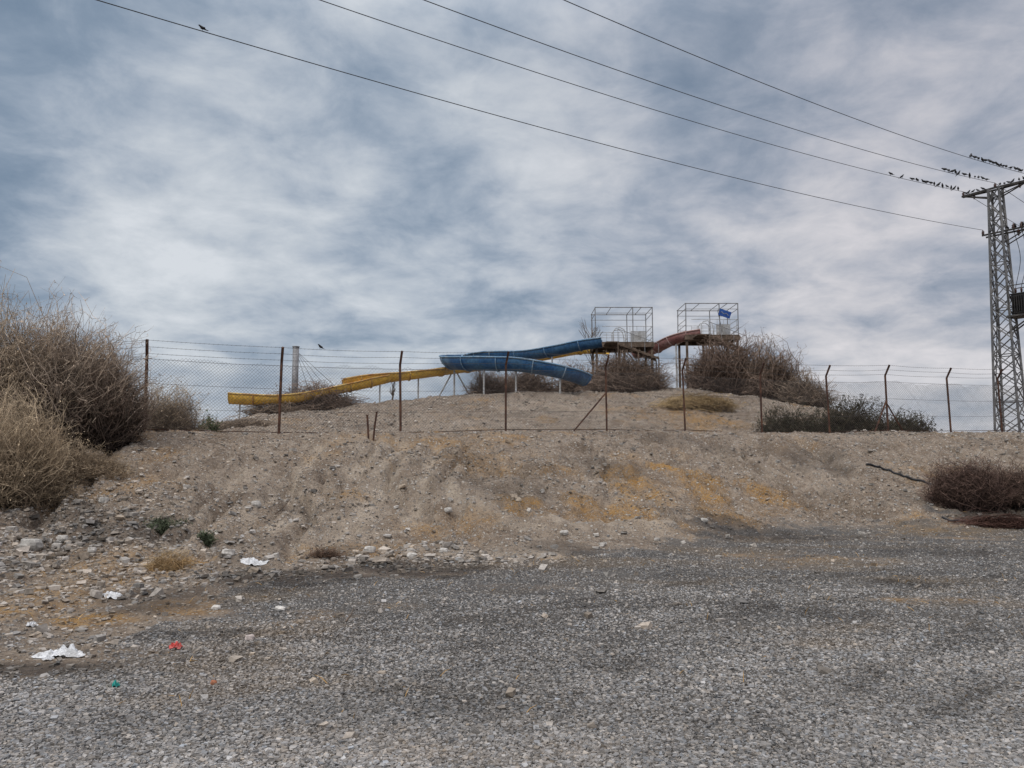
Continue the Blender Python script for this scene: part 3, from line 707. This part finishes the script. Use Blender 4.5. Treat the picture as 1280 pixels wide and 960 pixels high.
# ------------------------------------------------------------------ platforms
def tower(pxL, pxR, deck_py, top_py, Y, label, sign=False, seed=1):
    r2 = random.Random(seed)
    a = at(pxL, deck_py, Y); b = at(pxR, deck_py, Y); zt = at(pxL, top_py, Y).z; zd = a.z; D = 2.6
    xl, xr = a.x, b.x; w = xr-xl; cxm = (xl+xr)/2
    e = empty('slide_platform', (cxm, Y+D/2, hz(cxm, Y+D/2)), label, 'platform')
    m = MB(); nb = 16
    for i in range(nb): m.box((xl+w*(i+.5)/nb, Y+D/2, zd), (w/nb-.004, D+.15, .06))
    m.build('deck', M['wood'], e)
    m = MB(); m.box((cxm, Y-.02, zd-.17), (w+.1, .08, .26)); m.box((cxm, Y+D, zd-.17), (w+.1, .08, .26))
    for x in (xl, xr): m.box((x, Y+D/2, zd-.18), (.08, D-.1, .24))
    m.build('deck_beam', M['wood'], e)
    xs_ = [xl+.04, cxm+.15*w, xr-.04]
    for x in xs_:
        for y in (Y+.05, Y+D-.05):
            MB().path([(x, y, zd+.03), (x+r2.uniform(-.03, .03), y, zt)], .036, 6).build('cage_post', M['galv'], e)
    m = MB()
    for y in (Y+.05, Y+D-.05):
        m.path([(xl, y, zt), (xr, y, zt)], .034, 6); m.path([(xl, y, zt-.38), (xr, y, zt-.38)], .02, 6)
    for x in xs_+[xl+w*.28, xl+w*.8]: m.path([(x, Y+.05, zt), (x, Y+D-.05, zt+.02)], .022, 6)
    for x in (xl+.04, xr-.04): m.path([(x, Y+.05, zt-.38), (x, Y+D-.05, zt-.38)], .02, 6)
    m.build('cage_frame', M['galv'], e)
    m = MB()
    for z in (.35, .72, 1.08):
        m.path([(xl, Y+D-.1, zd+z), (xr, Y+D-.1, zd+z)], .02, 6)
        for x in (xl+.04, xr-.04): m.path([(x, Y+.05, zd+z), (x, Y+D-.05, zd+z)], .02, 6)
    for z in (.5, 1.08): m.path([(xl+w*.12, Y+.06, zd+z), (xr, Y+.06, zd+z)], .02, 6)
    for i in range(9):
        x = xl+w*(i+.5)/9; m.path([(x, Y+D-.1, zd), (x, Y+D-.1, zd+1.08)], .014, 5)
    for i in range(4):
        x = xl+w*(.6+i*.12); m.path([(x, Y+.06, zd), (x, Y+.06, zd+1.08)], .014, 5)
    m.build('railing', M['white'], e)
    x0 = xl+w*.42
    for y in (Y+.35, Y+1.2):
        MB().path([(x0-.35, y, zd), (x0-.35, y, zd+.8), (x0-.2, y, zd+1.0), (x0+.1, y, zd+1.05), (x0+.35, y, zd+.9), (x0+.45, y, zd+.5), (x0+.45, y, zd)], .03, 6).build('starting_hoop', M['white'], e)
    m = MB(); m.box((xl+w*.78, Y+1.0, zd+.5), (w*.26, .04, .85)); m.build('side_panel', M['white'], e)
    for x in (xl+.1, cxm, xr-.1):
        for y in (Y+.12, Y+D-.12):
            g0 = hz(x, y)-.3; MB().box((x, y, (g0+zd-.31)/2), (.14, .14, zd-.31-g0)).build('leg', M['wood'], e)
    g0 = hz(cxm, Y)
    m = MB()
    m.path([(xl+.1, Y+.02, g0+.2), (cxm, Y+.02, zd-.4)], .045, 4); m.path([(xr-.1, Y+.02, g0+.2), (cxm, Y+.02, zd-.4)], .045, 4)
    m.path([(xl+.1, Y+.0, (g0+zd)/2), (xr-.1, Y+.0, (g0+zd)/2)], .05, 4)
    m.build('cross_brace', M['wood'], e)
    m = MB(); s0 = Vector((xl+w*.34, Y-.5, zd-.3)); s1 = Vector((xr+.05, Y-.5, zd-1.25))
    for dy in (0, -.9):
        m.path([s0+Vector((0, dy, 0)), s1+Vector((0, dy, 0))], .09, 4)
    for i in range(9):
        c = s0.lerp(s1, (i+.5)/9); m.box(c+Vector((0, -.45, .06)), (.28, .84, .05))
    m.box(s0+Vector((-.35, -.2, .12)), (.8, 1.4, .06))
    for dy in (0, -.9):
        for f in (0, .5, 1):
            c = s0.lerp(s1, f)+Vector((0, dy, 0)); m.path([c, c-Vector((0, 0, max(.4, c.z-hz(c.x, c.y)+.2)))], .05, 4)
    m.build('stair', M['wood'], e)
    m = MB()
    for dy in (-.9,):
        m.path([s0+Vector((0, dy, .95)), s1+Vector((0, dy, .95))], .02, 6)
        for f in (0, .33, .66, 1): c = s0.lerp(s1, f)+Vector((0, dy, 0)); m.path([c, c+Vector((0, 0, .95))], .018, 5)
    m.build('handrail', M['galv'], e)
    if sign:
        c = at(906, 392, Y-.02); ax = (Vector((.93, 0, -.33)).normalized(), Vector((0, 1, 0)), Vector((.33, 0, .93)).normalized())
        s = MB().box(c, (.8, .03, .46), ax).build('sign', M['sign'], e)
        mm = MB(); pts = [c+ax[0]*(-.3+.6*i/8)+ax[2]*(.05*math.sin(i*1.5))+Vector((0, -.025, 0)) for i in range(9)]
        mm.path(pts, .018, 4); mm.build('white_mark', M['white'], s)
        MB().path([at(897, 388, Y+.05), at(903, 415, Y+.05)], .025, 6).build('sign_pole', M['galv'], e)
tower(744, 817, 428, 384, 50, 'left platform with open metal cage where the blue slide starts', seed=1)
tower(857, 924, 419, 379, 50.8, 'right platform with open metal cage and small blue sign', sign=True, seed=2)

e = empty('railing_fence', at(640, 480, 51.5), 'low pale rail fence on the mound between blue slide and left platform', 'fence')
m = MB(); m2 = []
for i in range(15):
    t = at(600+i*10, 478-i*.6, 51.8); g0 = hz(t.x, t.y); pp = Vector((t.x, t.y, g0-.1)); MB().path([pp, Vector((t.x, t.y, g0+1.3))], .03, 5).build('fence_post', M['white'], e); m2.append(Vector((t.x, t.y, g0)))
for z in (.45, .85, 1.28): m.path([p+Vector((0, 0, z)) for p in m2], .025, 5)
m.build('rail', M['white'], e)

t = at(370, 433, 46.5); z0 = hz(t.x, 46.5)
e = empty('mast', (t.x, 46.5, z0), 'thick grey white mast with guy cables left of the slides', 'mast')
MB().path([(t.x, 46.5, z0-.2), (t.x, 46.5, t.z-.05), ], .19, 12).build('pole', M['galv'], e, True)
MB().path([(t.x, 46.5, t.z-.05), (t.x, 46.5, t.z)], .22, 12).build('cap', M['galv'], e)
for px in (396, 412, 428, 446):
    q = at(px, 485, 47.5); q.z = hz(q.x, q.y); MB().path([Vector((t.x, 46.5, t.z-.25)), q], .014, 4).build('guy_cable', M['galv'], e)

# ------------------------------------------------------------------ pylon
YP = 38.0
topc = at(1244, 236, YP); base = at(1264, 538, YP)
bx, by, bz = topc.x, YP, hz(topc.x, YP)-.1
bz = min(bz, base.z)
HP = topc.z-bz
wd = Vector((-.79, -.615, 0)).normalized(); ad = Vector((.615, -.79, 0)).normalized()
base3 = Vector((bx, by, bz))
py_ = empty('electricity_pylon', base3, 'tall grey steel lattice electricity pylon at the right edge', 'pylon')
def cor(i, z):
    hw = .56+(.24-.56)*(z/HP); s1 = (1, 1, -1, -1)[i]; s2 = (1, -1, -1, 1)[i]
    return base3+wd*(s1*hw)+ad*(s2*hw)+Vector((0, 0, z))
for i in range(4): MB().path([cor(i, -.5), cor(i, HP)], .06, 4).build('leg', M['pylon'], py_)
nseg = 17; zz = [HP*k/nseg for k in range(nseg+1)]
for i in range(4):
    m = MB(); j = (i+1) % 4
    for k in range(nseg):
        if k % 2: m.path([cor(i, zz[k]), cor(j, zz[k+1])], .034, 4)
        else: m.path([cor(j, zz[k]), cor(i, zz[k+1])], .034, 4)
        m.path([cor(j, zz[k]), cor(i, zz[k+1])] if k % 2 else [cor(i, zz[k]), cor(j, zz[k+1])], .024, 4)
        if k % 3 == 0: m.path([cor(i, zz[k]), cor(j, zz[k])], .03, 4)
    m.build('lattice_bracing', M['pylon'], py_)
T = base3+Vector((0, 0, HP))
ca = MB()
for s in (-.2, .2):
    ca.path([T-ad*1.55+wd*s*.3, T+wd*s, T+ad*1.6+wd*s*.3], .07, 4)
    ca.path([T-ad*1.5, T+wd*s-Vector((0, 0, .5))], .04, 4); ca.path([T+ad*1.55, T+wd*s-Vector((0, 0, .5))], .04, 4)
for f in (-1.1, -.6, .6, 1.1): ca.path([T+ad*f-wd*.15, T+ad*f+wd*.15], .03, 4)
ca.build('crossarm', M['arm'], py_)
zl = (at(1235, 292, YP).z-bz); TL = base3+Vector((0, 0, zl))
cb = MB()
for s in (-.25, .25):
    cb.path([TL-ad*.65+wd*s, TL+ad*1.7+wd*s], .065, 4)
    cb.path([TL+ad*1.6+wd*s, TL+ad*.3+wd*s-Vector((0, 0, .6))], .035, 4)
cb.build('lower_crossarm', M['arm'], py_)
def insul(p, up=True, k=1.):
    m = MB(); s = 1 if up else -1
    prof = [(0, .03), (.04, .03), (.05, .075), (.08, .04), (.12, .08), (.15, .04), (.19, .075), (.22, .03), (.27, .025)]
    m.path([p+Vector((0, 0, s*a*k)) for a, b in prof], [b*k for a, b in prof], 8); m.build('insulator', M['porcelain'], py_, True)
    return p+Vector((0, 0, s*.28*k))
A2 = insul(T-ad*1.5); A3 = insul(T+ad*.0+Vector((0, 0, .03))); A4 = insul(T+ad*1.52); A1 = insul(TL-ad*.6+wd*.25, True)
insul(T-ad*1.0, False); insul(T+ad*1.1, False)
insul(TL+ad*.7, True, 1.3); insul(TL+ad*1.05, True, 1.3); insul(TL+ad*1.4, True, 1.3); insul(TL+ad*.9, False, 1.2); insul(TL+ad*1.3, False, 1.2)
zq = at(1262, 398, YP).z; pl = Vector((base3.x, base3.y, zq)); ZZ = Vector((0, 0, 1))
m = MB(); m.box(pl+ad*.95, (1.3, 1.0, .08), (ad, wd, ZZ)); m.path([pl+ad*1.5, pl+ad*.3-ZZ*.8], .04, 4); m.path([pl+ad*1.5+wd*.4, pl+ad*.3+wd*.4-ZZ*.8], .04, 4)
for f in (.4, 1.5):
    for s in (-.45, .45): m.path([pl+ad*f+wd*s, pl+ad*f+wd*s+ZZ*1.5], .025, 4)
for s in (-.45, .45): m.path([pl+ad*.4+wd*s+ZZ*1.5, pl+ad*1.5+wd*s+ZZ*1.5], .03, 4)
m.build('transformer_platform', M['arm'], py_)
m = MB(); tc = pl+ad*.85+Vector((0, 0, .6))
m.box(tc, (.75, .55, .95), (ad, wd, ZZ))
for i in range(7):
    for s in (-1, 1): m.box(tc+ad*(-.3+i*.1)+wd*(s*.34), (.03, .14, .75), (ad, wd, ZZ))
m.box(tc+Vector((0, 0, .5)), (.85, .62, .05), (ad, wd, ZZ))
tr = m.build('transformer', M['dark'], py_)
for i in (-.25, 0, .25):
    p = tc+ad*i+Vector((0, 0, .53)); MB().path([p, p+ZZ*.08, p+ZZ*.1, p+ZZ*.16, p+ZZ*.18, p+ZZ*.3], [.03, .03, .06, .03, .055, .02], 8).build('bushing', M['porcelain'], tr, True)
    q = TL+ad*(1.05+i*1.4)
    MB().path(catmull([p+ZZ*.3, (p+ZZ*.3).lerp(q, .5)+ad*.25, q], 6), .014, 4).build('jumper_cable', M['cable'], py_)
m = MB(); m.path(catmull([cor(1, HP*.75), cor(2, HP*.5)-wd*.2-ad*.15, cor(2, HP*.2)-ad*.25, cor(2, .1)]), .025, 5); m.build('drop_cable', M['cable'], py_)

def wire(A, px, Y, sag, label, ext=1.45):
    B = at(px, 0, Y)
    def f(u): 
        p = A.lerp(B, u); return p-Vector((0, 0, 4*sag*u*(1-u)))
    pts = [f(u) for u in np.linspace(0, ext, 90)]
    tag(MB().path(pts, .011, 5).build('power_line', M['cable']), label, 'power line', 'overhead power lines')
    return f
w4 = wire(A4, 705, 17.0, .35, 'overhead power line highest in the sky, rightmost at the top edge')
w3 = wire(A3, 530, 17.0, .4, 'overhead power line second from the right at the top edge')
w2 = wire(A2, 400, 17.2, .4, 'overhead power line third from the right at the top edge')
w1 = wire(A1, 121, 14.8, .45, 'lowest overhead power line, leftmost at the top edge with one bird')
nxt = -wd*60
def span(A, off, lab):
    B = A+nxt+off; pts = [A.lerp(B, u)-Vector((0, 0, 4*.9*u*(1-u))) for u in np.linspace(0, 1, 40)]
    tag(MB().path(pts, .013, 5).build('power_line', M['cable']), lab, 'power line', 'overhead power lines')
span(A2, Vector((0, 0, 0)), 'power line leaving the left crossarm end past the right edge')
span(A3, Vector((0, 0, 0)), 'power line leaving the pylon top past the right edge')

# ------------------------------------------------------------------ birds
def bird_mesh():
    m = MB()
    prof = [(-.145, .004, -.035), (-.10, .016, -.022), (-.055, .032, -.008), (-.01, .046, .006), (.03, .045, .022), (.06, .034, .042), (.078, .027, .058), (.098, .026, .067), (.115, .016, .068), (.122, .006, .066), (.148, .001, .062)]
    pts = [Vector((a, 0, c+.085)) for a, b, c in prof]
    m.path(pts, [b for a, b, c in prof], 8)
    m.box((-.13, 0, .052), (.09, .034, .008)); m.box((-.01, .036, .092), (.12, .014, .045)); m.box((-.01, -.036, .092), (.12, .014, .045))
    for s in (-.014, .014): m.path([(.01, s, .055), (.006, s, .0)], .0035, 4); m.path([(-.008, s, .002), (.022, s, .002)], .003, 4)
    return m.build('bird', M['bird'], None, True)
B0 = bird_mesh(); first = True
def put_bird(P, label, group=None, rot=None, s=1.0):
    global first
    o = B0 if first else B0.copy()
    if not first: C.objects.link(o)
    first = False
    o.location = P; o.rotation_euler = (0, random.uniform(-.45, .1), rot if rot is not None else random.choice((-1, 1))*random.uniform(.2, 1.2)+(math.pi if random.random() < .5 else 0)); s *= random.uniform(.85, 1.1); o.scale = (s, s, s)
    o['label'] = label; o['category'] = 'bird'
    if group: o['group'] = group
    elif 'group' in o.keys(): del o['group']
def find(f, px, lo=0., hi=1.2):
    us = np.linspace(lo, hi, 1500); return f(us[int(np.argmin([abs(proj(f(u))[0]-px) for u in us]))])+Vector((0, 0, .012))
put_bird(find(w1, 253), 'lone dark bird on the lowest power line far from the pylon', s=.72)
put_bird(find(w2, 1113), 'lone dark bird on a power line left of the main flock', s=1.05)
put_bird(find(w2, 1128), 'dark bird at the left end of the flock just right of the lone one', s=.95)
x = 1141
while x < 1200: put_bird(find(w2, x), 'small dark bird in the row on the power line reaching the left crossarm end', 'birds on the left crossarm line', s=1.05); x += random.uniform(4, 7)
x = 1181
while x < 1236: put_bird(find(w3, x), 'small dark bird in the row on the power line reaching the pylon top', 'birds on the pylon top line', s=1.05); x += random.uniform(4, 7)
x = 1214
while x < 1279: put_bird(find(w4, x), 'small dark bird in the row on the highest power line', 'birds on the highest line', s=1.05); x += random.uniform(3.6, 6)
for f in (-1.35, -1.2, -1.0, -.8, -.55, .25, .45, .65, .85, 1.1, 1.3): put_bird(T+ad*f+Vector((0, 0, .06))+wd*.06, 'small dark bird perched on the pylon crossarm', 'birds on the crossarm', s=1.05)
for f in (-.3, .5, .85, 1.2): put_bird(TL+ad*f+wd*.25+Vector((0, 0, .06)), 'small dark bird perched on the lower pylon crossarm', 'birds on the lower crossarm', s=1.05)
tp = tops[2][2].lerp(tops[3][2], .3); put_bird(tp+Vector((0, 0, -.02)), 'lone dark bird on the top barbed wire of the fence', s=.75)

# ------------------------------------------------------------------ litter, hose, stick
def crumple(name, px, py, w, d, h_, mat, label, seed, cat='litter'):
    p = hit(px, py); nu, nv = 18, 12; V = []; Fq = []
    for j in range(nv+1):
        for i in range(nu+1):
            u = i/nu*2-1; v = j/nv*2-1
            r = 1+.6*float(fbm(np.array([math.cos(math.atan2(v, u))*1.6+seed]), np.array([math.sin(math.atan2(v, u))*1.6+seed*1.7]), 4)[0])
            X = u*w/2*r*math.sqrt(1-v*v*.45); Y = v*d/2*r*math.sqrt(1-u*u*.45)
            e = max(0, 1-(u*u+v*v)*.6)
            z = h_*(abs(float(fbm(np.array([u*2.2+seed]), np.array([v*2.2-seed]), 4, .65)[0]))*1.8*e+.25*e)
            V.append((X, Y, z+.006+hz(p.x+X, p.y+Y)-p.z))
    for j in range(nv):
        for i in range(nu): a = j*(nu+1)+i; Fq.append((a, a+1, a+nu+2, a+nu+1))
    o = npmesh(name, V, Fq, M[mat]); o.location = p; return tag(o, label, cat)
crumple('plastic_bag', 78, 820, .36, .18, .08, 'plastic_white', 'crumpled white plastic bag, largest litter at the lower left', 3)
crumple('plastic_bag', 140, 747, .22, .15, .06, 'plastic_white', 'small crumpled white plastic bag on brown soil at left', 9)
crumple('plastic_scrap', 40, 784, .1, .08, .05, 'plastic_white', 'tiny white plastic scrap near the left picture edge', 14)
crumple('plastic_bag', 318, 706, .38, .2, .08, 'plastic_white', 'flat dirty white sheet at the bank foot', 21)
crumple('plastic_wrapper', 220, 811, .10, .09, .06, 'plastic_red', 'crumpled red plastic wrapper on the gravel edge', 27)
crumple('plastic_scrap', 145, 859, .05, .07, .04, 'plastic_teal', 'small teal plastic scrap on the gravel at lower left', 31)
crumple('plastic_scrap', 60, 826, .09, .05, .04, 'plastic_white', 'little white scrap beside the largest plastic bag', 37)
o = rock(267, 857, .05, .04, 'small orange brick fragment on the gravel at lower left', .3); o.data.materials.clear(); o.data.materials.append(M['plastic_orange']); o['category'] = 'brick fragment'; o.name = 'brick_fragment'; del o['group']
hp = [(1083, 582), (1105, 588), (1130, 597), (1158, 605), (1180, 612), (1205, 622)]
pts = catmull([hit(*q)+Vector((0, 0, .05)) for q in hp], 8)
for p in pts: p.z = hz(p.x, p.y)+.03
tag(MB().path(pts, .035, 8).build('hose', M['cable'], None, True), 'thick black hose lying down the bank toward the reddish bush', 'hose')
hp = [(1178, 648), (1200, 652), (1240, 655), (1290, 655)]
pts = catmull([hit(*q) for q in hp], 8)
for p in pts: p.z = hz(p.x, p.y)+.025
tag(MB().path(pts, .03, 8).build('hose', M['cable'], None, True), 'short black hose end at the bank foot under the reddish bush', 'hose')
a = hit(343, 643); tag(MB().path([a, a+Vector((.15, .05, .12)), a+Vector((.28, .1, .3))], [.014, .012, .006], 5).build('stick', M['wood']), 'dead stick poking out of the bank left of the trail', 'stick')
a = hit(432, 778); tag(MB().path([a+Vector((0, 0, .01)), a+Vector((.04, .05, .06)), a+Vector((.06, .1, .12))], [.01, .008, .004], 5).build('stick', M['wood']), 'short dead stick standing on the dark gravel edge', 'stick')

# ------------------------------------------------------------------ world
W = bpy.data.worlds.new('World'); bpy.context.scene.world = W; W.use_nodes = True
nt = W.node_tree; bg = nt.nodes['Background']
co = N(nt, 'ShaderNodeTexCoord').outputs['Generated']
sx = N(nt, 'ShaderNodeSeparateXYZ'); nt.links.new(co, sx.inputs[0])
zc = mth(nt, 'MAXIMUM', sx.outputs[2], 0.); den = mth(nt, 'ADD', zc, .24)
cc = N(nt, 'ShaderNodeCombineXYZ'); nt.links.new(mth(nt, 'DIVIDE', sx.outputs[0], den), cc.inputs[0]); nt.links.new(mth(nt, 'DIVIDE', sx.outputs[1], den), cc.inputs[1])
cv = cc.outputs[0]
nA = noise(nt, cv, 1.9, 10, .56, .25); nB = noise(nt, cv, 5.2, 10, .60, .35); nC = noise(nt, cv, .7, 3, .5)
val = mth(nt, 'ADD', mth(nt, 'MULTIPLY', nA, .60), mth(nt, 'ADD', mth(nt, 'MULTIPLY', nB, .34), mth(nt, 'MULTIPLY', nC, .06)))
blobs = [(260, 150, 10, .06), (215, 330, 7, .05), (115, 75, 7, -.11), (450, 225, 7, -.045), (560, 320, 5, -.02), (900, 170, 12, -.03), (1080, 430, 12, .045), (620, 60, 8, .045), (790, 310, 6, .035), (15, 300, 4, -.07), (450, 350, 6, .04), (330, 420, 8, .03), (1150, 480, 8, .03), (350, 365, 4, -.04), (40, 200, 7, .01), (60, 300, 8, -.01), (450, 20, 8, -.02), (1200, 60, 10, -.02), (640, 180, 7, .03)]
for px, py, rad, amp in blobs:
    v = Vector(ray(px, py)).normalized()
    d = N(nt, 'ShaderNodeVectorMath', operation='DOT_PRODUCT'); nt.links.new(co, d.inputs[0]); d.inputs[1].default_value = v
    val = mth(nt, 'ADD', val, mrange(nt, d.outputs['Value'], math.cos(R(rad*1.7)), 1., 0, amp))
cr = N(nt, 'ShaderNodeValToRGB'); nt.links.new(val, cr.inputs[0]); el = cr.color_ramp.elements
el[0].position = .36; el[0].color = (.19, .26, .355, 1); el[1].position = .67; el[1].color = (.70, .735, .78, 1)
for p, c in ((.42, (.25, .32, .415, 1)), (.475, (.34, .405, .495, 1)), (.53, (.455, .51, .585, 1)), (.59, (.57, .615, .67, 1))):
    e_ = el.new(p); e_.color = c
right = mixc(nt, mrange(nt, sx.outputs[0], -.15, .45, 0, .8), cr.outputs[0], mixc(nt, 1., cr.outputs[0], (1.08, .965, .93), 'MULTIPLY'))
hzn = mixc(nt, mrange(nt, sx.outputs[2], .17, .0, 0, .6), right, (.52, .56, .63))
sky = N(nt, 'ShaderNodeTexSky', sky_type='NISHITA'); sky.sun_disc = False; sky.sun_elevation = R(48); sky.sun_rotation = R(215); sky.air_density = 1.2; sky.dust_density = 2
skc = mixc(nt, 1., sky.outputs[0], (.09, .09, .09), 'MULTIPLY')
tot = mixc(nt, .93, skc, hzn)
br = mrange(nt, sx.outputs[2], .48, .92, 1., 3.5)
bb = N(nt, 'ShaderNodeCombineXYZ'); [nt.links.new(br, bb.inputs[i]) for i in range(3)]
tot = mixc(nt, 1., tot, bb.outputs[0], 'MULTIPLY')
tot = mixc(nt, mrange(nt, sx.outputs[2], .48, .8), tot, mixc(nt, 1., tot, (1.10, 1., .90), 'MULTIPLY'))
tot = mixc(nt, mrange(nt, sx.outputs[2], -.01, -.06), tot, (.16, .14, .12))
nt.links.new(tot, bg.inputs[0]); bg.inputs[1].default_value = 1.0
sl = bpy.data.lights.new('sun', 'SUN'); sl.energy = 1.4; sl.angle = R(18); sl.color = (1, .94, .86)
so = bpy.data.objects.new('sun', sl); C.objects.link(so)
az = R(215); elv = R(48); sd = Vector((math.sin(az)*math.cos(elv), math.cos(az)*math.cos(elv), math.sin(elv)))
so.rotation_euler = (-sd).to_track_quat('-Z', 'Y').to_euler(); so.location = (0, 0, 30)
cam = bpy.data.cameras.new('camera'); cam.sensor_width = 36; cam.lens = 36*F/1280; cam.clip_end = 6000; cam.clip_start = .1
co_ = bpy.data.objects.new('camera', cam); C.objects.link(co_); co_.location = (0, 0, CZ); co_.rotation_euler = (math.pi/2+PITCH, 0, 0)
sc = bpy.context.scene; sc.camera = co_
sc.view_settings.view_transform = 'Standard'; sc.view_settings.look = 'None'; sc.view_settings.exposure = 0
